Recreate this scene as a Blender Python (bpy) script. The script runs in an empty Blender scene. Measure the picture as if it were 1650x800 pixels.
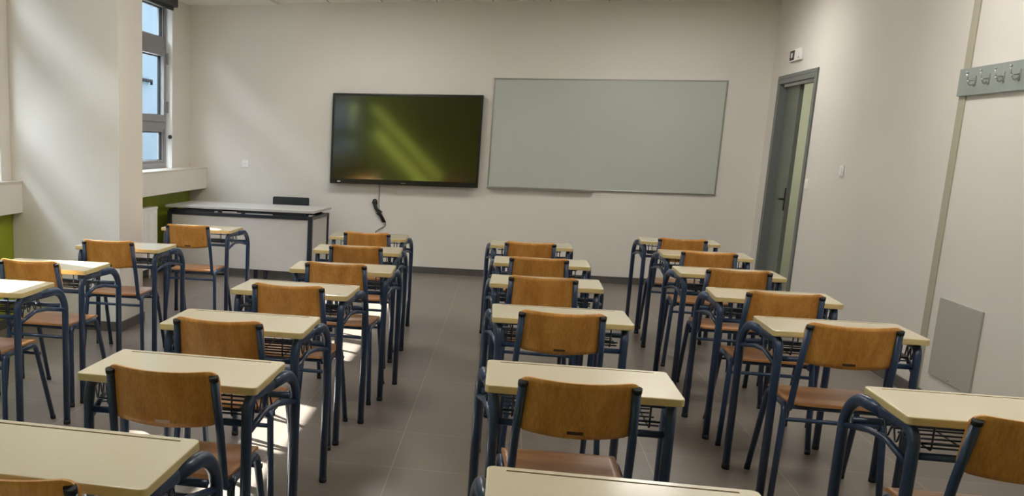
import bpy, bmesh, math, random
from mathutils import Vector, Matrix

S = bpy.context.scene
C = S.collection
PI = math.pi

# ------------------------------------------------------------------ camera
CAM_ROWS = ((0.97267, 0.23092, 0.02413), (0.07115, -0.19754, -0.97771), (-0.22100, 0.95271, -0.20857))
cd = bpy.data.cameras.new('camera')
cam = bpy.data.objects.new('camera', cd)
C.objects.link(cam)
_x, _y, _z = Vector(CAM_ROWS[0]), -Vector(CAM_ROWS[1]), -Vector(CAM_ROWS[2])
_m = Matrix((_x, _y, _z)).transposed().to_4x4()
_m.translation = Vector((0, 0, 1.5096))
cam.matrix_world = _m
cd.sensor_fit = 'HORIZONTAL'
cd.sensor_width = 36
cd.lens = 36 * 1612.85 / 1650
cd.shift_x = (825 - 433.12) / 1650
cd.shift_y = (564.01 - 400) / 1650
cd.clip_start = 0.05
cd.clip_end = 300
S.camera = cam

# ------------------------------------------------------------------ world, sun, view
SKY = 20.0
SUN = 45.0
FILL = 29.0
EXPO = 0.0
w = bpy.data.worlds.new('sky'); S.world = w
w.use_nodes = True
bg = w.node_tree.nodes['Background']
bg.inputs['Color'].default_value = (0.86, 0.92, 1.0, 1)
bg.inputs['Strength'].default_value = SKY
sd = bpy.data.lights.new('sun', 'SUN'); sd.energy = SUN; sd.angle = math.radians(0.53)
sd.color = (1.0, 0.95, 0.86)
so = bpy.data.objects.new('sun', sd); C.objects.link(so)
so.rotation_euler = Vector((-1.02, 0.52, 1.0)).to_track_quat('Z', 'Y').to_euler()
so.location = (-12, 12, 14)

S.view_settings.view_transform = 'Standard'
S.view_settings.look = 'None'
S.view_settings.gamma = 1
S.view_settings.use_curve_mapping = False
S.view_settings.exposure = EXPO
S.cycles.max_bounces = 10
S.cycles.diffuse_bounces = 7
S.cycles.glossy_bounces = 4
S.cycles.transparent_max_bounces = 8
S.cycles.use_denoising = True
S.cycles.sample_clamp_indirect = 6

# room numbers
XL, XR, YF, YB, HC = -3.73, 2.58, 11.65, -2.8, 3.0
WINDOWS = ((7.75, 10.99), (3.75, 7.0), (-2.7, 2.6))     # along the left wall, far one first
SILL_TOP, WIN_TOP = 1.13, 2.95

for k, (y0, y1) in enumerate(WINDOWS):                    # sky portals in the window openings
    ld = bpy.data.lights.new('window_daylight', 'AREA')
    ld.shape = 'RECTANGLE'; ld.size = WIN_TOP - SILL_TOP; ld.size_y = y1 - y0
    ld.cycles.is_portal = True
    lo = bpy.data.objects.new('window_daylight', ld); C.objects.link(lo)
    lo.location = (-3.95, (y0 + y1) / 2, (SILL_TOP + WIN_TOP) / 2)
    lo.rotation_euler = (0, -PI / 2, 0)
ld = bpy.data.lights.new('corridor_fill', 'AREA'); ld.energy = 22; ld.size = 0.5; ld.color = (1, 0.96, 0.88)  # unseen light added to brighten the corridor behind the door
lo = bpy.data.objects.new('corridor_fill', ld); C.objects.link(lo)
lo.location = (3.7, 11.6, 2.75)

# ------------------------------------------------------------------ helpers
def srgb(r, g, b):
    f = lambda c: (c / 255) / 12.92 if c / 255 <= 0.04045 else ((c / 255 + 0.055) / 1.055) ** 2.4
    return (f(r), f(g), f(b), 1)

def mat(name, col, rough=0.6, metal=0.0, noise=0.0, nscale=8.0, stretch=(1, 1, 1), bump=0.0, bscale=60.0, spec=0.5, coat=0.0):
    m = bpy.data.materials.new(name); m.use_nodes = True
    nt = m.node_tree; b = nt.nodes['Principled BSDF']
    b.inputs['Base Color'].default_value = col
    b.inputs['Roughness'].default_value = rough
    b.inputs['Metallic'].default_value = metal
    b.inputs['Specular IOR Level'].default_value = spec
    b.inputs['Coat Weight'].default_value = coat
    b.inputs['Coat Roughness'].default_value = 0.12
    if noise > 0 or bump > 0:
        tc = nt.nodes.new('ShaderNodeTexCoord'); mp = nt.nodes.new('ShaderNodeMapping')
        nt.links.new(tc.outputs['Object'], mp.inputs['Vector'])
        mp.inputs['Scale'].default_value = stretch
    if noise > 0:
        n = nt.nodes.new('ShaderNodeTexNoise'); n.inputs['Scale'].default_value = nscale; n.inputs['Detail'].default_value = 5
        nt.links.new(mp.outputs[0], n.inputs['Vector'])
        mr = nt.nodes.new('ShaderNodeMapRange')
        mr.inputs['From Min'].default_value = 0.3; mr.inputs['From Max'].default_value = 0.7
        mr.inputs['To Min'].default_value = 1 - noise; mr.inputs['To Max'].default_value = 1 + noise
        nt.links.new(n.outputs['Fac'], mr.inputs['Value'])
        h = nt.nodes.new('ShaderNodeHueSaturation'); h.inputs['Color'].default_value = col
        nt.links.new(mr.outputs[0], h.inputs['Value'])
        nt.links.new(h.outputs[0], b.inputs['Base Color'])
    if bump > 0:
        n2 = nt.nodes.new('ShaderNodeTexNoise'); n2.inputs['Scale'].default_value = bscale; n2.inputs['Detail'].default_value = 3
        nt.links.new(mp.outputs[0], n2.inputs['Vector'])
        bp = nt.nodes.new('ShaderNodeBump'); bp.inputs['Strength'].default_value = bump; bp.inputs['Distance'].default_value = 0.002
        nt.links.new(n2.outputs['Fac'], bp.inputs['Height']); nt.links.new(bp.outputs[0], b.inputs['Normal'])
    return m

def wood(name, c1, c2, axis='Z', rough=0.38):
    """plywood veneer: long soft grain along one axis"""
    m = bpy.data.materials.new(name); m.use_nodes = True
    nt = m.node_tree; b = nt.nodes['Principled BSDF']; b.inputs['Roughness'].default_value = rough
    tc = nt.nodes.new('ShaderNodeTexCoord'); oi = nt.nodes.new('ShaderNodeObjectInfo')
    add = nt.nodes.new('ShaderNodeVectorMath'); add.operation = 'ADD'
    sc = nt.nodes.new('ShaderNodeVectorMath'); sc.operation = 'SCALE'; sc.inputs['Scale'].default_value = 7.0
    nt.links.new(oi.outputs['Random'], sc.inputs[0])
    nt.links.new(tc.outputs['Object'], add.inputs[0]); nt.links.new(sc.outputs[0], add.inputs[1])
    def nz(scale, along, across, det):
        mp = nt.nodes.new('ShaderNodeMapping')
        mp.inputs['Scale'].default_value = (across, across, along) if axis == 'Z' else ((across, along, across) if axis == 'Y' else (along, across, across))
        nt.links.new(add.outputs[0], mp.inputs['Vector'])
        n = nt.nodes.new('ShaderNodeTexNoise'); n.inputs['Scale'].default_value = scale; n.inputs['Detail'].default_value = det
        nt.links.new(mp.outputs[0], n.inputs['Vector']); return n
    a = nz(6, 0.5, 3.0, 3); f = nz(60, 0.12, 3.0, 4)
    mx = nt.nodes.new('ShaderNodeMix'); mx.data_type = 'FLOAT'; mx.inputs[0].default_value = 0.4
    nt.links.new(a.outputs['Fac'], mx.inputs[2]); nt.links.new(f.outputs['Fac'], mx.inputs[3])
    cr = nt.nodes.new('ShaderNodeValToRGB')
    cr.color_ramp.elements[0].position = 0.36; cr.color_ramp.elements[0].color = c2
    cr.color_ramp.elements[1].position = 0.64; cr.color_ramp.elements[1].color = c1
    nt.links.new(mx.outputs[0], cr.inputs[0]); nt.links.new(cr.outputs[0], b.inputs['Base Color'])
    return m

def tile_mat(name, col, col2, joint, size, off, mortar, rough, noise=0.05, bump=0.15):
    m = bpy.data.materials.new(name); m.use_nodes = True
    nt = m.node_tree; b = nt.nodes['Principled BSDF']
    tc = nt.nodes.new('ShaderNodeTexCoord'); mp = nt.nodes.new('ShaderNodeMapping')
    mp.inputs['Location'].default_value = (off[0], off[1], 0)
    nt.links.new(tc.outputs['Object'], mp.inputs['Vector'])
    br = nt.nodes.new('ShaderNodeTexBrick'); br.offset = 0; br.squash = 1
    br.inputs['Scale'].default_value = 1.0
    br.inputs['Brick Width'].default_value = size; br.inputs['Row Height'].default_value = size
    br.inputs['Mortar Size'].default_value = mortar; br.inputs['Mortar Smooth'].default_value = 0.2
    br.inputs['Color1'].default_value = col; br.inputs['Color2'].default_value = col2; br.inputs['Mortar'].default_value = joint
    nt.links.new(mp.outputs[0], br.inputs['Vector'])
    n = nt.nodes.new('ShaderNodeTexNoise'); n.inputs['Scale'].default_value = 4; n.inputs['Detail'].default_value = 8
    nt.links.new(tc.outputs['Object'], n.inputs['Vector'])
    mr = nt.nodes.new('ShaderNodeMapRange'); mr.inputs['To Min'].default_value = 1 - noise * 2; mr.inputs['To Max'].default_value = 1 + noise * 2
    nt.links.new(n.outputs['Fac'], mr.inputs['Value'])
    h = nt.nodes.new('ShaderNodeHueSaturation'); nt.links.new(br.outputs['Color'], h.inputs['Color']); nt.links.new(mr.outputs[0], h.inputs['Value'])
    nt.links.new(h.outputs[0], b.inputs['Base Color'])
    b.inputs['Roughness'].default_value = rough
    bp = nt.nodes.new('ShaderNodeBump'); bp.inputs['Strength'].default_value = bump; bp.inputs['Distance'].default_value = 0.002; bp.invert = True
    nt.links.new(br.outputs['Fac'], bp.inputs['Height']); nt.links.new(bp.outputs[0], b.inputs['Normal'])
    return m

WALLC = (224, 219, 211)
M = {}
M['wall'] = mat('wall_paint', srgb(*WALLC), 0.6, noise=0.015, nscale=2, bump=0.08, bscale=120)
M['white_paint'] = mat('white_paint', srgb(242, 240, 236), 0.45)
M['green'] = mat('green_paint', srgb(140, 152, 28), 0.6, noise=0.03, nscale=2)
M['lime'] = mat('lime_paint', srgb(182, 190, 70), 0.6, noise=0.02)
M['corridor'] = mat('corridor_paint', srgb(206, 210, 190), 0.6, noise=0.02)
M['floor'] = tile_mat('floor_tile', srgb(118, 108, 100), srgb(112, 103, 96), srgb(156, 144, 130), 0.6, (0.44, 0.285), 0.0022, 0.33)
M['ceiling'] = tile_mat('ceiling_tile', srgb(238, 233, 222), srgb(236, 231, 220), srgb(120, 116, 108), 0.6, (0.30, 0.2), 0.006, 0.8)
M['plaster'] = mat('ceiling_plaster', srgb(228, 224, 216), 0.7, noise=0.01)
M['skirting'] = mat('skirting_tile', srgb(84, 80, 76), 0.4, noise=0.08, nscale=10)
M['stone'] = mat('sill_stone', srgb(205, 196, 184), 0.35, noise=0.05, nscale=20)
M['alu'] = mat('window_aluminium', srgb(140, 140, 142), 0.42)
M['gasket'] = mat('rubber_gasket', srgb(22, 22, 22), 0.6)
M['joint'] = mat('joint_cover_paint', srgb(176, 170, 150), 0.5)
M['frame_dark'] = mat('door_frame_paint', srgb(108, 112, 110), 0.45)
M['leaf'] = mat('door_leaf_laminate', srgb(108, 114, 104), 0.5, noise=0.03)
M['steel'] = mat('brushed_steel', srgb(190, 190, 188), 0.28, metal=1.0)
M['black'] = mat('black_plastic', srgb(24, 24, 25), 0.45)
M['white'] = mat('white_plastic', srgb(244, 243, 240), 0.4)
M['navy'] = mat('navy_enamel', srgb(36, 57, 86), 0.3, spec=0.6, noise=0.06, nscale=30)
M['dark_frame'] = mat('charcoal_navy_enamel', srgb(34, 40, 52), 0.35)
M['wire'] = mat('basket_wire', srgb(70, 80, 94), 0.35, metal=0.5)
M['rubber'] = mat('black_rubber', srgb(18, 18, 20), 0.7)
M['cream'] = mat('cream_laminate', srgb(218, 207, 176), 0.3, noise=0.02, nscale=120, coat=0.6)
M['edge'] = mat('beech_edge', srgb(205, 186, 132), 0.42, noise=0.06, nscale=40, stretch=(1, 1, 6))
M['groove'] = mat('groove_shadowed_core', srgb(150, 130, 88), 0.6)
M['back'] = wood('beech_veneer', srgb(220, 160, 82), srgb(184, 122, 50), 'Z')
M['seat'] = wood('seat_veneer', srgb(190, 140, 94), srgb(162, 110, 66), 'X', 0.3)
M['plate_dark'] = mat('dark_label', srgb(60, 38, 22), 0.5)
M['plate_light'] = mat('pale_label', srgb(226, 190, 168), 0.5)
M['board'] = mat('whiteboard_enamel', srgb(186, 191, 184), 0.22, noise=0.01, nscale=3)
M['boardframe'] = mat('anodised_aluminium', srgb(165, 165, 158), 0.35, metal=0.8)
M['screen'] = mat('display_glass', srgb(16, 17, 12), 0.07, spec=1.0, coat=1.0)
M['bezel'] = mat('display_bezel', srgb(12, 12, 13), 0.3)
M['deskgrey'] = mat('grey_laminate', srgb(190, 188, 184), 0.35, noise=0.015)
M['panelgrey'] = mat('grey_desk_panel', srgb(208, 203, 198), 0.5, noise=0.015)
M['charcoal'] = mat('charcoal_upholstery', srgb(44, 46, 50), 0.85, noise=0.1, nscale=200)
M['rack'] = mat('rack_laminate', srgb(148, 156, 150), 0.5, noise=0.03)
M['access'] = mat('access_panel_paint', srgb(176, 174, 164), 0.5)
M['cable'] = mat('grey_cable', srgb(150, 148, 142), 0.5)
M['facade'] = mat('facade_render', srgb(60, 68, 73), 1.0, noise=0.03, nscale=0.6, spec=0.0)
M['facade_dark'] = mat('facade_bracket', srgb(20, 21, 24), 1.0, spec=0.0)
M['ground'] = mat('exterior_paving', srgb(150, 148, 142), 0.9, noise=0.06)
g = bpy.data.materials.new('window_glass'); g.use_nodes = True
nt = g.node_tree; nt.nodes.clear()
out = nt.nodes.new('ShaderNodeOutputMaterial'); mx = nt.nodes.new('ShaderNodeMixShader')
tr = nt.nodes.new('ShaderNodeBsdfTransparent'); gl = nt.nodes.new('ShaderNodeBsdfGlossy')
tr.inputs[0].default_value = (0.93, 0.96, 0.97, 1); gl.inputs['Roughness'].default_value = 0.02
mx.inputs[0].default_value = 0.05; nt.links.new(tr.outputs[0], mx.inputs[1]); nt.links.new(gl.outputs[0], mx.inputs[2]); nt.links.new(mx.outputs[0], out.inputs[0])
M['glass'] = g

def box(bm, x0, x1, y0, y1, z0, z1, bev=0.0, seg=2, mi=0):
    vs = [bm.verts.new((x, y, z)) for x in (x0, x1) for y in (y0, y1) for z in (z0, z1)]
    F = [(0, 1, 3, 2), (4, 6, 7, 5), (0, 4, 5, 1), (2, 3, 7, 6), (0, 2, 6, 4), (1, 5, 7, 3)]
    fs = [bm.faces.new([vs[i] for i in f]) for f in F]
    for f in fs: f.material_index = mi
    if bev > 0:
        es = list({e for f in fs for e in f.edges})
        r = bmesh.ops.bevel(bm, geom=es, offset=bev, segments=seg, affect='EDGES', profile=0.5)
        for f in r['faces']: f.material_index = mi
    return fs

def fillet(pts, rad, n=8):
    """polyline with rounded corners; rad = one radius or one per inner corner"""
    P = [Vector(p) for p in pts]
    R = rad if isinstance(rad, (list, tuple)) else [rad] * (len(P) - 2)
    out = [P[0]]
    for i in range(1, len(P) - 1):
        a = (P[i - 1] - P[i]).normalized(); b = (P[i + 1] - P[i]).normalized()
        ang = a.angle(b); r = R[i - 1]
        if r <= 0 or ang > PI - 0.02: out.append(P[i]); continue
        t = r / math.tan(ang / 2)
        cen = P[i] + (a + b).normalized() * (r / math.sin(ang / 2))
        s = P[i] + a * t - cen; e = P[i] + b * t - cen
        tot = s.angle(e); ax = s.cross(e).normalized()
        for k in range(n + 1):
            out.append(cen + Matrix.Rotation(tot * k / n, 3, ax) @ s)
    out.append(P[-1]); return out

def sweep(bm, pts, rx, ry=None, seg=12, side=None, caps=True, mi=0):
    """tube along pts. side = fixed vector for the rx axis of the cross-section"""
    ry = ry or rx; P = [Vector(p) for p in pts]; rings = []
    up = None
    for i, p in enumerate(P):
        t = ((P[min(i + 1, len(P) - 1)] - p).normalized() + (p - P[max(i - 1, 0)]).normalized()).normalized()
        if side is not None: u = Vector(side)
        elif up is None: u = Vector((1, 0, 0)) if abs(t.x) < 0.9 else Vector((0, 1, 0))
        else: u = up
        u = (u - t * u.dot(t)).normalized(); v = t.cross(u); up = u
        rings.append([bm.verts.new(p + u * (rx * math.cos(2 * PI * k / seg)) + v * (ry * math.sin(2 * PI * k / seg))) for k in range(seg)])
    for a, b in zip(rings, rings[1:]):
        for k in range(seg):
            f = bm.faces.new((a[k], a[(k + 1) % seg], b[(k + 1) % seg], b[k])); f.smooth = True; f.material_index = mi
    if caps:
        f = bm.faces.new(rings[0][::-1]); f.material_index = mi
        f = bm.faces.new(rings[-1]); f.material_index = mi

def obj(name, bm, m, parent=None, label=None, smooth=False):
    bmesh.ops.recalc_face_normals(bm, faces=bm.faces)
    me = bpy.data.meshes.new(name); bm.to_mesh(me); bm.free()
    for x in (m if isinstance(m, (list, tuple)) else [m]): me.materials.append(M[x])
    if smooth:
        for p in me.polygons: p.use_smooth = True
    o = bpy.data.objects.new(name, me); C.objects.link(o)
    if parent is not None: o.parent = parent
    if label: o['label'] = label
    return o

def BM(): return bmesh.new()
def boxes(*bs, bev=0.0):
    bm = BM()
    for b in bs: box(bm, *b, bev=bev)
    return bm
def tube(pts, r, **k):
    bm = BM(); sweep(bm, pts, r, **k); return bm

def thing(name, label, cat, loc=(0, 0, 0), rz=0.0, group=None):
    o = bpy.data.objects.new(name, None); C.objects.link(o)
    o.empty_display_size = 0.1
    o.location = loc; o.rotation_euler = (0, 0, rz); o['label'] = label; o['category'] = cat
    if group: o['group'] = group
    return o
def tag(o, label, cat, group=None):
    o['label'] = label; o['category'] = cat
    if group: o['group'] = group
    return o
def struct(name, bm, m, parent=None):
    o = obj(name, bm, m, parent)
    if parent is None: o['kind'] = 'structure'
    return o
def dup(root, loc, rz, label):
    r = root.copy(); C.objects.link(r); r.location = loc; r.rotation_euler = (0, 0, rz); r['label'] = label
    for ch in list(root.children):
        c = ch.copy(); C.objects.link(c); c.parent = r
        for gch in ch.children:
            d = gch.copy(); C.objects.link(d); d.parent = c
    return r

# ------------------------------------------------------------------ room shell
struct('floor', boxes((-4.05, 5.0, -3.0, 13.2, -0.12, 0.0)), 'floor')
struct('ceiling', boxes((-4.05, 5.0, -3.0, 13.2, HC, HC + 0.2)), 'ceiling')
struct('trim_1', boxes((XL, -2.69, YB, YF, HC - 0.03, HC)), 'plaster')
struct('wall_front', boxes((-4.0, 2.8, YF, YF + 0.2, 0, HC)), 'wall')
struct('wall_back', boxes((-4.0, 2.8, YB - 0.2, YB, 0, HC)), 'lime')
# right wall with the door opening
DY0, DY1, DH = 9.985, 11.27, 2.185
struct('wall_right', boxes((XR, XR + 0.2, YB, DY0, 0, HC), (XR, XR + 0.2, DY1, YF, 0, HC), (XR, XR + 0.2, DY0, DY1, DH, HC)), 'wall')
# left wall above the sill: piers and lintel; below the sill: green
ys = sorted([YB, YF] + [v for p in WINDOWS for v in p])
piers = [(XL - 0.17, XL, a, b, SILL_TOP - 0.02, HC) for a, b in zip(ys[0::2], ys[1::2])]
piers += [(XL - 0.17, XL, a, b, WIN_TOP, HC) for a, b in WINDOWS]
struct('wall_left', boxes(*piers), 'wall')
struct('wall_left_lower', boxes((XL - 0.17, XL, YB, YF, 0, SILL_TOP - 0.02)), 'green')
# pillar between the windows
PX, PY0, PY1 = -2.844, 7.154, 7.654
struct('wall_pillar', boxes((XL, PX, PY0, PY1, 0, HC), bev=0.004), 'wall')
# boxed window ledges
def ledge(n, xf, y0, y1):
    struct('trim_%d' % n, boxes((XL, xf, y0, y1, 0.887, 1.112)), 'wall')
    struct('trim_%d' % (n + 1), boxes((XL - 0.17, xf + 0.006, y0, y1, 1.112, SILL_TOP)), 'stone')
ledge(2, -3.52, PY1, YF)
ledge(4, -3.64, YB, PY0)
# skirting
SK = 0.075
struct('baseboard_front', boxes((XL, XR, YF - 0.012, YF, 0, SK)), 'skirting')
struct('baseboard_right', boxes((XR - 0.012, XR, YB, DY0 - 0.05, 0, SK), (XR - 0.012, XR, DY1 + 0.05, YF - 0.012, 0, SK)), 'skirting')
struct('baseboard_left', boxes((XL, XL + 0.012, YB, PY0, 0, SK), (XL, XL + 0.012, PY1, YF - 0.012, 0, SK),
       (XL + 0.012, PX + 0.012, PY0 - 0.012, PY0, 0, SK), (PX, PX + 0.012, PY0, PY1, 0, SK), (XL + 0.012, PX + 0.012, PY1, PY1 + 0.012, 0, SK)), 'skirting')
# painted joint cover on the right wall, full height
struct('trim_6', boxes((XR - 0.008, XR, 6.835, 6.925, SK, HC), bev=0.002), 'joint')

# ------------------------------------------------------------------ windows
def window(n, y0, y1, cols, flip=False):
    r = bpy.data.objects.new('window_%d' % n, None); C.objects.link(r); r['kind'] = 'structure'
    r.location = (-3.86, y0, SILL_TOP)
    L = y1 - y0; H = WIN_TOP - SILL_TOP
    bm = BM()
    # outer frame, transoms at two heights, vertical mullions
    for a in ((-.03, .06, 0.0, L, 0, .06), (-.03, .06, 0, L, H - .06, H), (-.03, .06, 0, .05, .06, H - .06), (-.03, .06, L - .05, L, .06, H - .06)):
        box(bm, *a, bev=0.003)
    cw = L / cols
    for z0, z1 in ((0.43, 0.51), (1.29, 1.39)):
        box(bm, -.028, .055, .05, L - .05, z0, z1, bev=0.003)
    for k in range(1, cols):
        box(bm, -.026, .056, k * cw - .035, k * cw + .035, .06, H - .06, bev=0.003)
    obj('window_frame', bm, 'alu', r)
    for k in range(cols):
        a, b = k * cw + (0.05 if k == 0 else 0.035), (k + 1) * cw - (0.05 if k == cols - 1 else 0.035)
        for j, (z0, z1) in enumerate(((.06, .43), (.51, 1.29), (1.39, H - .06))):
            s = 0.075 if j == 1 else 0.03
            bm = BM()
            xo = .075 if j == 1 else .045
            for q in ((.0, xo, a, b, z0, z0 + s), (.0, xo, a, b, z1 - s, z1), (.0, xo, a, a + s, z0 + s, z1 - s), (.0, xo, b - s, b, z0 + s, z1 - s)):
                box(bm, *q, bev=0.003)
            sash = obj('sash', bm, 'alu', r)
            q0, q1, w0, w1 = a + s, b - s, z0 + s, z1 - s
            obj('gasket', boxes((.004, .03, q0, q0 + .012, w0, w1), (.004, .03, q1 - .02, q1, w0, w1), (.004, .03, q0, q1, w0, w0 + .006), (.004, .03, q0, q1, w1 - .012, w1)), 'gasket', sash)
            obj('pane', boxes((.010, .016, q0, q1, w0, w1)), 'glass', sash)
            if j == 1:
                for hz in (z0 + .16, z1 - .10):
                    bm = BM(); sweep(bm, [(.085, b + .012, hz - .06), (.085, b + .012, hz + .06)], .013)
                    box(bm, .070, .084, b - .03, b + .03, hz - .05, hz + .05, bev=.002)
                    obj('hinge', bm, 'alu', sash)
                bm = BM(); box(bm, .074, .088, a + .02, a + .05, .80, .94, bev=.003)
                sweep(bm, fillet([(.08, a + .035, .87), (.125, a + .035, .87), (.125, a + .035, .76)], .01), .009)
                obj('handle', bm, 'alu', sash)
    return r
for n, (a, b) in enumerate(WINDOWS):
    window(n + 1, a, b, 3)

# white reveal lining and roller blind box at the far end of window 1
struct('trim_7', boxes((-3.80, XL + .001, 10.982, 10.99, SILL_TOP, WIN_TOP)), 'white_paint')
t = thing('roller_blind', 'black rolled-up blind box under the ceiling over the far window', 'blind', (-3.70, 7.70, 2.868))
bm = BM(); box(bm, -.03, .035, 0, 3.29, 0, .085, bev=.008); obj('cassette', bm, 'black', t)
bm = BM(); box(bm, -.028, -.005, .03, 3.26, -.035, .0, bev=.004); obj('bottom_bar', bm, 'black', t)
bm = BM(); sweep(bm, [(-.045, 3.262, -1.41), (-.045, 3.262, -1.375)], .022, .022, seg=20); 
o = obj('chain_holder', bm, 'black', None)
for v in o.data.vertices:          # lay the round holder flat against the reveal
    x, y, z = v.co; v.co = (x, 3.262 + (z + 1.3925) * .5, -1.3925 + (y - 3.262))
o.parent = t

# ------------------------------------------------------------------ outside
struct('ground', boxes((-40, -4.3, -90, 75, -0.4, -0.25)), 'ground')
t = thing('sun_blocking_building', 'added building beyond the far window, blocking low sun', 'building', (-9.2, 10, -0.25))
ZR = 7.10  # building added outside; roof edge set to cut sun off the lower panes
bm = BM(); box(bm, -8, 0, -90, 60, 0, ZR + .25); obj('facade', bm, 'facade', t)
bm = BM(); box(bm, -8.02, .06, -90.05, 60.05, ZR + .25, ZR + .33); obj('parapet', bm, 'facade', t)
bm = BM(); box(bm, 0, .12, 14.4, 15.2, 3.05, 3.11); box(bm, .06, .12, 15.16, 15.2, 2.98, 3.06); obj('wall_bracket', bm, 'facade_dark', t)

# ------------------------------------------------------------------ corridor and door
struct('wall_corridor', boxes((4.4, 4.6, 8.0, 13.2, 0, HC), (2.78, 4.6, 13.0, 13.2, 0, HC), (2.78, 4.6, 8.0, 8.2, 0, HC), (XR, XR + .2, YF + .2, 13.2, 0, HC)), 'corridor')
d = bpy.data.objects.new('door_1', None); C.objects.link(d); d['kind'] = 'structure'; d.location = (XR, DY0, 0)
W = DY1 - DY0
bm = BM()
for a in ((-.014, .21, 0, .045, 0, DH), (-.014, .21, W - .045, W, 0, DH), (-.014, .21, .045, W - .045, DH - .045, DH)):
    box(bm, *a, bev=.003)
for a in ((-.016, 0.0, -.035, .0, 0, DH + .035), (-.016, 0.0, W, W + .035, 0, DH + .035), (-.016, 0.0, .0, W, DH, DH + .035)):
    box(bm, *a, bev=.003)
obj('door_frame', bm, 'frame_dark', d)
obj('door_stop', boxes((.03, .05, .045, .125, 0, DH - .045), (.03, .05, .125, W - .045, DH - .07, DH - .045)), 'white_paint', d, label='pale inner stop strip')
lf = obj('fixed_leaf', boxes((.06, .10, W - .045 - .46, W - .045, .01, DH - .06), bev=.003), 'leaf', d)
bm = BM(); box(bm, .052, .062, W - .045 - .455, W - .045 - .415, .92, 1.14, bev=.002)
sweep(bm, fillet([(.06, W - .485, 1.03), (.015, W - .485, 1.03), (.015, W - .40, 1.03)], .012), .009)
obj('handle', bm, 'black', lf)
# active leaf swung out into the corridor, seen edge-on behind the near jamb
lf = obj('open_leaf', boxes((.215, 1.0, .01, .05, .01, DH - .06), bev=.003), 'leaf', d)
bm = BM(); sweep(bm, fillet([(.93, .05, 1.03), (.93, .10, 1.03), (.83, .10, 1.03)], .012), .009); obj('handle', bm, 'steel', lf)
obj('hinge', boxes((.0, .03, .03, .075, .42, .53), bev=.004), 'black', d)

# ------------------------------------------------------------------ things on the right wall
t = thing('emergency_light', 'small white emergency light box on wall above the door', 'light', (XR, 10.73, 2.385))
obj('housing', boxes((-.03, 0, -.18, .18, -.055, .055), bev=.006), 'white', t)
bm = BM(); box(bm, -.034, -.029, .01, .16, -.045, .045, bev=.002); obj('sign_plate', bm, 'black', t)
bm = BM(); box(bm, -.036, -.034, .06, .11, -.022, .022, bev=.0008); obj('pictogram', bm, 'white', t)
bm = BM(); box(bm, -.032, -.029, -.155, -.140, -.04, -.025); obj('test_button', bm, 'black', t)

t = thing('coat_rack', 'grey wall board with chrome double coat hooks beside the joint strip', 'coat rack', (XR, 6.915, 1.918))
obj('board', boxes((-.026, -.008, -1.65, 0, -.078, .078), bev=.002), 'rack', t)
for k in range(9):
    y = -.225 - .176 * k
    bm = BM()
    box(bm, -.032, -.026, y - .012, y + .012, -.03, .03, bev=.002)
    sweep(bm, fillet([(-.03, y, .006), (-.065, y, .002), (-.072, y, .042)], .012), .005, seg=8)
    sweep(bm, fillet([(-.03, y, -.012), (-.050, y, -.030), (-.060, y, -.006)], .01), .005, seg=8)
    for q in ((-.072, y, .045), (-.060, y, -.004)):
        bmesh.ops.create_uvsphere(bm, u_segments=10, v_segments=6, radius=.008, matrix=Matrix.Translation(q))
    obj('coat_hook', bm, 'steel', t, smooth=True)

t = thing('access_panel', 'grey metal service panel low on the right wall', 'panel', (XR, 6.43, .43))
obj('cover', boxes((-.012, 0, -.285, .285, -.235, .235), bev=.003), 'access', t)
for z in (-.215, .215):
    bm = BM(); sweep(bm, [(-.0115, .0, z), (-.015, .0, z)], .009, seg=12); obj('screw', bm, 'steel', t)

def switch(loc, rz, label, cat, kind):
    t = thing('light_switch' if kind == 'switch' else 'wall_socket', label, cat, loc, rz)
    obj('plate', boxes((-.011, 0, -.043, .043, -.043, .043) if kind != 'tall' else (-.011, 0, -.043, .043, -.06, .06), bev=.004), 'white', t)
    if kind == 'switch':
        obj('rocker', boxes((-.017, -.010, -.028, .028, -.028, .028), bev=.003), 'white', t)
    else:
        bm = BM(); sweep(bm, [(-.011, 0, 0), (-.015, 0, 0)], .026, seg=24); so_ = obj('socket_insert', bm, 'white', t)
        for y in (-.0095, .0095):
            bm = BM(); sweep(bm, [(-.0145, y, 0), (-.0155, y, 0)], .003, seg=8); obj('pin_hole', bm, 'black', so_)
    return t
switch((XR, 9.86, 1.21), 0, 'small white light switch beside the near door jamb', 'switch', 'switch')
switch((XR, 8.93, 1.35), 0, 'white light switch alone between the door and the joint strip', 'switch', 'switch')
switch((-3.045, YF, 1.187), PI / 2, 'white wall socket on front wall left of the display', 'socket', 'socket')

# ------------------------------------------------------------------ front wall: display, whiteboard, cable
t = thing('interactive_display', 'large black wall-mounted interactive display left of the whiteboard', 'display', (-1.168, YF, 1.505), 0)
x0, x1, z0, z1 = -.838, .838, -.504, .504
bm = BM(); box(bm, x0, x1, -.105, -.035, z0, z1, bev=.008, seg=3)
obj('housing', bm, 'bezel', t)
obj('wall_mount', boxes((-.35, .35, -.035, 0, -.25, .25), bev=.003), 'black', t)
obj('screen', boxes((x0 + .028, x1 - .026, -.1085, -.105, z0 + .056, z1 - .028)), 'screen', t)
obj('maker_badge', boxes((-.75, -.715, -.1065, -.1045, z0 + .018, z0 + .030)), 'white', t)
obj('power_light', boxes((-.02, .03, -.1065, -.1045, z0 + .022, z0 + .028)), 'access', t)

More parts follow.
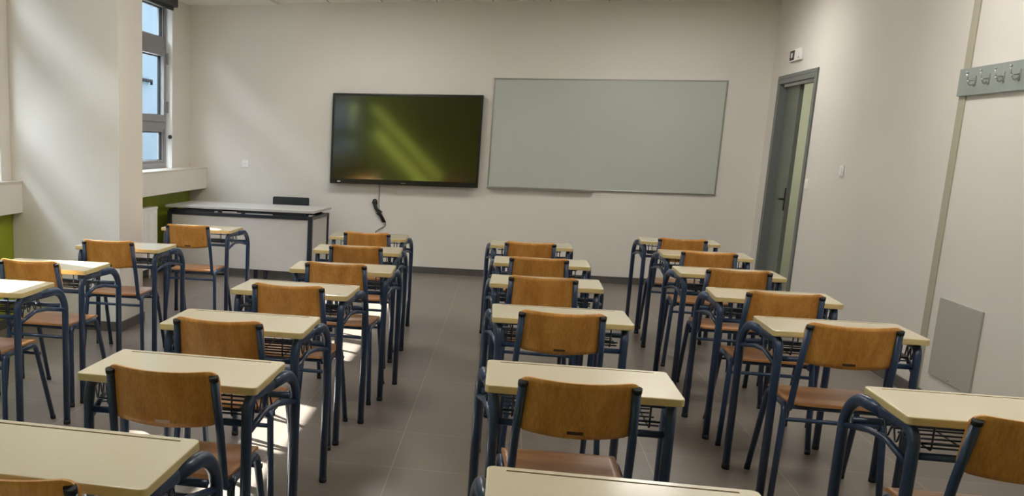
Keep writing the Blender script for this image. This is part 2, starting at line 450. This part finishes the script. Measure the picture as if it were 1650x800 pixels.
t = thing('whiteboard', 'wide whiteboard with thin aluminium frame on the front wall', 'whiteboard', (.965, YF, 1.603))
x0, x1, z0, z1 = -1.195, 1.195, -.594, .594
obj('writing_surface', boxes((x0 + .012, x1 - .012, -.018, -.006, z0 + .012, z1 - .012)), 'board', t)
obj('frame', boxes((x0, x1, -.024, 0, z1 - .014, z1), (x0, x1, -.024, 0, z0, z0 + .014), (x0, x0 + .014, -.024, 0, z0 + .014, z1 - .014), (x1 - .014, x1, -.024, 0, z0 + .014, z1 - .014), bev=.003), 'boardframe', t)
for cx in (x0, x1):
    for cz in (z0, z1):
        obj('corner_cap', boxes((cx - .012 if cx > 0 else cx - .003, cx + .003 if cx > 0 else cx + .012, -.027, 0, cz - .012 if cz > 0 else cz - .003, cz + .003 if cz > 0 else cz + .012), bev=.002), 'access', t)
obj('pen_tray', boxes((x0 + .02, -.05, -.055, -.0, z0 - .012, z0 - .004), (x0 + .02, -.05, -.055, -.050, z0 - .004, z0 + .006)), 'boardframe', t)

t = thing('power_cable', 'tied black power cable hanging below the display', 'cable', (-1.44, YF, .99))
bm = BM(); sweep(bm, fillet([(0.0, -.05, .009), (0.0, -.015, -.03), (0.0, -.012, -.19), (.01, -.012, -.30), (.09, -.012, -.42), (.085, -.012, -.46), (-.02, -.012, -.53), (-.03, -.012, -.62), (-.03, -.012, -.90)], .02), .006, seg=8)
obj('lead', bm, 'cable', t)
bm = BM()
random.seed(4)
for k in range(6):
    a = .012 * math.cos(k * 1.1); b = .012 * math.sin(k * 1.1)
    P = [(-.055 + a, -.02 + b * .6, -.185), (-.03 + a, -.022 - b * .6, -.26), (.03 + a, -.022 + b * .6, -.34), (.075 + a, -.022 - b * .6, -.42)]
    sweep(bm, fillet(P, .03), .009, seg=8)
sweep(bm, fillet([(-.07, -.02, -.21), (-.06, -.02, -.165), (-.03, -.02, -.165), (-.02, -.02, -.215)], .015), .008, seg=8)
obj('bundle', bm, 'black', t)
bm = BM(); sweep(bm, [(-.005, -.022, -.30), (.03, -.022, -.325)], .031, .024, seg=14); obj('tie', bm, 'black', t)

# ------------------------------------------------------------------ radiator under the far window
t = thing('radiator', 'pale flat radiator under the far window against green wall', 'radiator', (XL + .002, 8.1, .12))
bm = BM(); box(bm, .10, .13, 0, 2.03, 0, .62, bev=.006); obj('front_panel', bm, 'white', t)
bm = BM()
for k in range(48): box(bm, .130, .134, .05 + k * .041, .072 + k * .041, .04, .57)
obj('ribs', bm, 'white', t)
obj('rear_panel', boxes((.04, .06, 0, 2.03, 0, .62), bev=.006), 'white', t)
obj('top_grille', boxes((.035, .135, 0, 2.03, .61, .635), bev=.004), 'white', t)
obj('bracket', boxes((0, .04, .3, .34, .1, .55), (0, .04, 1.7, 1.74, .1, .55)), 'white', t)
bm = BM(); sweep(bm, [(.085, .1, 0), (.085, .1, -.119)], .011); sweep(bm, [(.085, 1.9, 0), (.085, 1.9, -.119)], .011); obj('pipe', bm, 'white', t)

# ------------------------------------------------------------------ teacher's desk and chair
t = thing('teacher_desk', 'wide grey teacher desk with navy frame and closed front panel', 'desk', (-2.765, 10.80, 0), -.063)
a, b = .835, .40
bm = BM(); box(bm, -a, a, -b, b, .728, .755, bev=.004); obj('desktop', bm, 'deskgrey', t)
for sx in (-1, 1):
    for sy in (-1, 1):
        bm = BM(); cx, cy = sx * (a - .04), sy * (b - .04)
        box(bm, cx - .024, cx + .024, cy - .024, cy + .024, .012, .69, bev=.006)
        l = obj('leg', bm, 'dark_frame', t)
        obj('foot_cap', boxes((cx - .026, cx + .026, cy - .026, cy + .026, 0, .02), bev=.003), 'rubber', l)
bm = BM()
for sy in (-1, 1): box(bm, -a + .02, a - .02, sy * (b - .04) - .018, sy * (b - .04) + .018, .655, .69, bev=.003)
for sx in (-1, 1): box(bm, sx * (a - .04) - .018, sx * (a - .04) + .018, -b + .06, b - .06, .655, .69, bev=.003)
obj('frame_rail', bm, 'dark_frame', t)
for x in (-a + .10, -a + .62, 0.05, a - .12):
    for sy in (-1, 1): obj('top_spacer', boxes((x - .02, x + .02, sy * (b - .04) - .015, sy * (b - .04) + .015, .69, .729)), 'dark_frame', t)
obj('front_rail', boxes((-a + .03, -.28, -b + .03, -b + .05, .69, .715)), 'dark_frame', t)
obj('front_rail', boxes((-.02, a - .14, -b + .03, -b + .05, .70, .728)), 'dark_frame', t)
obj('front_panel', boxes((-a + .066, a - .066, -b + .035, -b + .055, .10, .655), bev=.002), 'panelgrey', t)
for sx in (-1, 1):
    obj('side_panel', boxes((sx * (a - .04) - .009, sx * (a - .04) + .009, -b + .066, b - .066, .10, .655), bev=.002), 'panelgrey', t)
for x in (.19, .30):
    l = obj('leg', boxes((x - .018, x + .018, -b + .06, -b + .10, .0, .655), bev=.004), 'dark_frame', t)

t = thing('teacher_chair', 'charcoal padded chair behind the teacher desk, only backrest showing', 'chair', (-2.437, 11.25, 0), 0)
bm = BM(); box(bm, -.215, .215, .185, .225, .60, .828, bev=.018, seg=4); obj('backrest', bm, 'charcoal', t, smooth=True)
bm = BM(); box(bm, -.215, .215, -.22, .19, .43, .48, bev=.02, seg=4); obj('seat', bm, 'charcoal', t, smooth=True)
for sx in (-1, 1):
    obj('leg', tube(fillet([(sx * .20, -.20, 0), (sx * .19, -.18, .43)], 0), .011), 'black', t)
    obj('leg', tube(fillet([(sx * .20, .25, 0), (sx * .19, .205, .40), (sx * .19, .235, .74)], .1), .011), 'black', t)

# ------------------------------------------------------------------ glowing ceiling panels, added out of view to brighten the room
em = bpy.data.materials.new('fill_diffuser'); em.use_nodes = True
eb = em.node_tree.nodes['Principled BSDF']
eb.inputs['Base Color'].default_value = (.8, .8, .8, 1)
eb.inputs['Emission Color'].default_value = (1.0, 0.965, 0.915, 1); eb.inputs['Emission Strength'].default_value = FILL
M['lit'] = em
k = 0
for ly, wy in ((9.9, 'nearest the front wall'), (6.3, 'over the middle rows'), (3.3, 'over the camera rows')):
    for lx, wx in ((-1.5, 'left'), (1.5, 'right')):
        t = thing('ceiling_fill_panel', 'added square fill panel on the %s, %s' % (wx, wy), 'light', (lx, ly, HC), 0, 'added ceiling fill panels')
        obj('frame', boxes((-.3, .3, -.3, -.28, -.02, 0), (-.3, .3, .28, .3, -.02, 0), (-.3, -.28, -.28, .28, -.02, 0), (.28, .3, -.28, .28, -.02, 0)), 'white', t)
        obj('diffuser', boxes((-.28, .28, -.28, .28, -.012, 0)), 'lit', t)

# ------------------------------------------------------------------ pupil desk
DW, DD, DT = .595, .388, .76
def rounded_slab(hx, hy, z0, z1, r, n=6, bev=.004):
    bm = BM(); vs = []
    for cx, cy, a0 in ((hx - r, hy - r, 0), (-hx + r, hy - r, PI / 2), (-hx + r, -hy + r, PI), (hx - r, -hy + r, 3 * PI / 2)):
        for k in range(n + 1):
            q = a0 + PI / 2 * k / n; vs.append(bm.verts.new((cx + r * math.cos(q), cy + r * math.sin(q), z0)))
    f = bm.faces.new(vs)
    ex = bmesh.ops.extrude_face_region(bm, geom=[f])
    for v in ex['geom']:
        if isinstance(v, bmesh.types.BMVert): v.co.z = z1
    bmesh.ops.recalc_face_normals(bm, faces=bm.faces)
    es = [e for e in bm.edges if abs(e.verts[0].co.z - e.verts[1].co.z) < 1e-6]
    bmesh.ops.bevel(bm, geom=es, offset=bev, segments=2, affect='EDGES', profile=.5)
    return bm

def make_tabletop(parent):
    bm = rounded_slab(DW / 2, DD / 2, DT - .026, DT, .018)
    o = obj('tabletop', bm, ['cream', 'edge', 'groove'], parent)
    gb = BM(); gy = DD / 2 - .03
    box(gb, -DW / 2 + .045, DW / 2 - .045, gy - .0045, gy + .0045, DT - .006, DT + .01)
    cut = obj('groove_cutter', gb, 'groove')
    md = o.modifiers.new('b', 'BOOLEAN'); md.operation = 'DIFFERENCE'; md.object = cut; md.solver = 'EXACT'
    bpy.context.view_layer.update()
    me = bpy.data.meshes.new_from_object(o.evaluated_get(bpy.context.evaluated_depsgraph_get()))
    o.modifiers.clear(); old = o.data; o.data = me; me.name = 'tabletop'
    cm = cut.data; bpy.data.objects.remove(cut); bpy.data.meshes.remove(cm); bpy.data.meshes.remove(old)
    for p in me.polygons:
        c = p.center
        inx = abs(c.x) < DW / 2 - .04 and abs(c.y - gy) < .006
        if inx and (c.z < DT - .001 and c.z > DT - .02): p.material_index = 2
        elif p.normal.z > .5: p.material_index = 0
        elif p.normal.z < -.9: p.material_index = 0
        else: p.material_index = 1
    return o

def make_desk(label):
    t = thing('school_desk', label, 'desk', group='pupil desks in four columns')
    make_tabletop(t)
    zt = DT - .026
    for s in (-1, 1):
        xn, xf = s * (DW / 2 - .034), s * (DW / 2 + .022)     # side frames toe outwards towards the front
        yn, yf = -DD / 2 + .022, DD / 2 + .062
        ym = .02; xm = xn + (xf - xn) * (ym - yn) / (yf - yn)
        zc = zt - .014
        side = (Vector((xf - xn, yf - yn, 0)).normalized()).cross(Vector((0, 0, 1)))
        bm = BM(); sweep(bm, fillet([(xn, yn, .012), (xn, yn, zc), (xm, ym, zc)], .055), .0165, .0215, seg=14, side=side)
        l = obj('leg', bm, 'navy', t)
        obj('foot_cap', tube([(xn, yn, 0), (xn, yn, .022)], .0171, ry=.0222, side=side), 'rubber', l)
        bm = BM(); sweep(bm, fillet([(xf, yf, .012), (xf, yf, zc), (xm, ym, zc)], .115, 12), .0165, .0215, seg=14, side=side)
        l = obj('leg', bm, 'navy', t)
        obj('foot_cap', tube([(xf, yf, 0), (xf, yf, .022)], .0171, ry=.0222, side=side), 'rubber', l)
        at = lambda q, z: (xn + (xf - xn) * q, yn + (yf - yn) * q, z)
        bm = BM(); sweep(bm, fillet([at(.03, .605), at(.36, .645), at(.60, .640), at(.97, .612)], .15), .010, seg=10)
        obj('side_rail', bm, 'navy', t)
        # zigzag wire between the rail and the top
        pts = []; n = 6
        for k in range(n + 1):
            q = .10 + .38 * k / n
            pts.append(at(q, .625 + .05 * q if k % 2 == 0 else zc - .012))
        bm = BM(); sweep(bm, fillet(pts, .008, 4), .0032, seg=6); obj('zigzag_wire', bm, 'wire', t)
    xb = DW / 2 - .036
    obj('crossbar', tube([(-xb, -DD / 2 + .024, .638), (xb, -DD / 2 + .024, .638)], .0115, seg=10), 'navy', t)
    obj('crossbar', tube([(-DW / 2 - .014, .205, .640), (DW / 2 + .014, .205, .640)], .0115, seg=10), 'navy', t)
    # wire book basket hung below the top
    bm = BM(); hx = DW / 2 - .06
    for k in range(6):
        y = -.13 + k * .052; sweep(bm, [(-hx, y, .655), (hx, y, .655)], .0032, seg=6)
    for k in range(5):
        x = -hx + .03 + k * (2 * hx - .06) / 4
        sweep(bm, fillet([(x, -.15, zt - .001), (x, -.15, .651), (x, .16, .651), (x, .16, zt - .001)], .01, 4), .0032, seg=6)
    sweep(bm, [(-hx, -.15, .672), (hx, -.15, .672)], .0036, seg=6); sweep(bm, [(-hx, .16, .69), (hx, .16, .69)], .0036, seg=6)
    obj('book_basket', bm, 'wire', t)
    return t

# ------------------------------------------------------------------ pupil chair (origin: floor below the rear edge of the seat, facing +y)
def make_chair(label):
    t = thing('school_chair', label, 'chair', group='pupil chairs behind the desks')
    # backrest: plywood board curved round the sitter, slightly wavy top, rounded corners
    bm = BM(); nx, nz = 28, 10; hw = .176; zb, zt_ = .652, .829; r = .034
    def py(z): return -.012 - (z - .44) / .36 * .095
    grid = []
    for side_ in (0, 1):
        g_ = []
        for i in range(nx + 1):
            u = -1 + 2 * i / nx; x = hw * math.sin(u * PI / 2 * .98) / math.sin(PI / 2 * .98); col = []
            au = abs(x); ins = 0
            if au > hw - r: ins = r - math.sqrt(max(0, r * r - (au - (hw - r)) ** 2))
            top = zt_ - .009 * (1 - (x / hw) ** 2) - ins
            bot = zb - .014 * (1 - (x / hw) ** 2) + ins
            for j in range(nz + 1):
                z = bot + (top - bot) * j / nz
                y = py(z) - .040 * (1 - (x / hw) ** 2) + .016 + (-.0055 if side_ == 0 else .0055)
                col.append(bm.verts.new((x, y, z)))
            g_.append(col)
        grid.append(g_)
    for g_ in grid:
        for i in range(nx):
            for j in range(nz):
                f = bm.faces.new((g_[i][j], g_[i + 1][j], g_[i + 1][j + 1], g_[i][j + 1])); f.smooth = True
    A, B = grid
    for i in range(nx):
        bm.faces.new((A[i][0], A[i + 1][0], B[i + 1][0], B[i][0])); bm.faces.new((A[i][nz], A[i + 1][nz], B[i + 1][nz], B[i][nz]))
    for j in range(nz):
        bm.faces.new((A[0][j], A[0][j + 1], B[0][j + 1], B[0][j])); bm.faces.new((A[nx][j], A[nx][j + 1], B[nx][j + 1], B[nx][j]))
    back = obj('backrest', bm, 'back', t)
    bm = BM(); yy = py(.660) - .040 + .016 - .0058
    box(bm, -.024, .024, yy - .0022, yy + .001, .653, .663, bev=.0008); obj('label_plate', bm, 'plate_dark', back)
    # seat: rounded trapezoid with a slight dip and rolled front edge
    bm = BM(); ny, nx = 16, 16; top, bot = [], []
    for i in range(ny + 1):
        v = i / ny; y = .0 + .39 * v; ra, rb = [], []
        wv = .178 + .014 * v
        c = .035; d_ = min(y, .39 - y)
        if d_ < c: wv -= c - math.sqrt(max(0, c * c - (c - d_) ** 2))
        for k in range(nx + 1):
            x = wv * (-1 + 2 * k / nx)
            z = .461 - .012 * math.exp(-((v - .35) / .25) ** 2) * (1 - (x / .19) ** 2) - .016 * max(0, (v - .85) / .15) ** 2
            ra.append(bm.verts.new((x, y, z))); rb.append(bm.verts.new((x, y, z - .011)))
        top.append(ra); bot.append(rb)
    for g_ in (top, bot):
        for i in range(ny):
            for k in range(nx):
                f = bm.faces.new((g_[i][k], g_[i][k + 1], g_[i + 1][k + 1], g_[i + 1][k])); f.smooth = True
    for i in range(ny):
        for k in (0, nx): bm.faces.new((top[i][k], top[i + 1][k], bot[i + 1][k], bot[i][k]))
    for k in range(nx):
        for i in (0, ny): bm.faces.new((top[i][k], top[i][k + 1], bot[i][k + 1], bot[i][k]))
    obj('seat', bm, 'seat', t)
    for s in (-1, 1):
        # backrest post, running down behind the seat and bending forward under it
        P = fillet([(s * .163, py(.805), .805), (s * .172, py(.62) + .0, .62), (s * .176, -.014, .432), (s * .176, .16, .438)], [.3, .028], 8)
        p_ = obj('backrest_post', tube(P, .0132, seg=12), 'navy', t)
        obj('end_cap', tube([(s * .163, py(.800), .798), (s * .163, py(.815), .812)], .0148, seg=12), 'rubber', p_)
        # leg loop: rear leg, rail under the seat, front leg
        rear = [(s * .209, -.035, .01), (s * .188, .012, .445), (s * .186, .17, .438)]
        front = [(s * .203, .50, .01), (s * .190, .335, .438), (s * .186, .17, .438)]
        l = obj('leg', tube(fillet(rear, .035), .0132), 'navy', t)
        obj('rubber_foot', tube([(s * .2094, -.036, 0), (s * .2088, -.034, .022)], .0142), 'rubber', l)
        l = obj('leg', tube(fillet(front, .05), .0132), 'navy', t)
        obj('rubber_foot', tube([(s * .2035, .504, 0), (s * .2030, .496, .022)], .0142), 'rubber', l)
    for y in (.022, .30): obj('seat_rail', tube([(-.20, y, .438), (.20, y, .438)], .010, seg=10), 'navy', t)
    obj('stretcher', tube([(-.196, .003, .386), (.196, .003, .386)], .009, seg=10), 'navy', t)
    obj('stretcher', tube([(-.205, .366, .386), (.205, .366, .386)], .009, seg=10), 'navy', t)
    return t

# ------------------------------------------------------------------ placing: measured desk centres (x, y, turn)
A = [(-2.438, 7.976, -.02), (-2.512, 6.443, 0), (-2.532, 5.292, .02), (-2.49, 4.45, 0.02)]
B = [(-1.041, 7.931, .035), (-.983, 6.928, .05), (-.919, 5.886, .036), (-1.013, 4.959, -.023), (-1.036, 3.962, -.004), (-.994, 3.064, -.021), (-1.006, 2.125, -.02)]
Cc = [(.197, 7.845, .012), (.243, 6.713, -.003), (.239, 5.719, -.014), (.267, 4.626, .019), (.271, 3.337, .003), (.296, 2.133, 0.0)]
Dd = [(1.378, 8.706, -.054), (1.403, 7.702, -.031), (1.352, 6.627, -.017), (1.381, 5.652, -.046), (1.431, 4.724, .001), (1.472, 3.345, 0.0)]
# chairs: centre of the backrest's top edge (x, y, turn)
CA = [(-2.40, 7.45, .02), (-2.505, 6.094, .08), (-2.496, 4.955, -.04), (-2.49, 4.17, 0)]
CB = [(-1.005, 7.50, -.03), (-.94, 6.50, 0), (-.91, 5.534, -.07), (-.983, 4.612, -.02), (-1.04, 3.612, .026), (-.968, 2.763, 0.003), (-.975, 1.77, 0)]
CC = [(.182, 7.30, .08), (.216, 6.324, -.01), (.214, 5.405, -.06), (.258, 4.284, .06), (.248, 3.021, .07)]
CD = [(1.325, 8.163, -.10), (1.345, 7.203, -.14), (1.328, 6.198, -.13), (1.356, 5.292, -.10), (1.395, 4.39, -.07), (1.432, 2.96, 0)]
ORD = ['first', 'second', 'third', 'fourth', 'fifth', 'sixth', 'seventh']
COLS = [('in the leftmost column by the pillar', A, CA), ('in the column left of the aisle', B, CB),
        ('in the column below the whiteboard', Cc, CC), ('in the rightmost column by the door', Dd, CD)]
NOTE_D = {(0, 3): 'cream school desk cut by left frame edge, nearest in the column by the pillar',
          (1, 6): 'nearest cream school desk, cut off at the bottom left corner',
          (2, 5): 'cream school desk cut by the bottom frame edge, below the whiteboard column',
          (3, 5): 'nearest cream school desk at right frame edge beneath the service panel'}
NOTE_C = {(0, 3): 'school chair at left frame edge with only seat and leg showing',
          (1, 6): 'nearest school chair, only backrest top showing at bottom left corner',
          (1, 5): 'plywood school chair with pale sticker on backrest, second nearest left of the aisle',
          (3, 5): 'plywood school chair cut by the right frame edge at the nearest right desk'}
desk0 = chair0 = None
for ci, (where, ds, cs) in enumerate(COLS):
    for k, (x, y, a) in enumerate(ds):
        lab = NOTE_D.get((ci, k), 'cream school desk %s, %s from the front wall' % (where, ORD[k]))
        if desk0 is None:
            desk0 = make_desk(lab); desk0.location = (x, y, 0); desk0.rotation_euler = (0, 0, a)
        else: dup(desk0, (x, y, 0), a, lab)
    for k, (x, y, a) in enumerate(cs):
        a *= .5
        lab = NOTE_C.get((ci, k), 'plywood school chair %s, %s from the front wall' % (where, ORD[k]))
        loc = (x - .107 * math.sin(a), y + .107 * math.cos(a), 0)
        if chair0 is None:
            chair0 = make_chair(lab); chair0.location = loc; chair0.rotation_euler = (0, 0, a); ch = chair0
        else: ch = dup(chair0, loc, a, lab)
        if (ci, k) == (1, 5):
            for c in ch.children:
                if c.name.startswith('backrest') and not c.name.startswith('backrest_post'):
                    for p in c.children:
                        p.data = p.data.copy(); p.data.materials[0] = M['plate_light']; p['label'] = 'pale sticker'
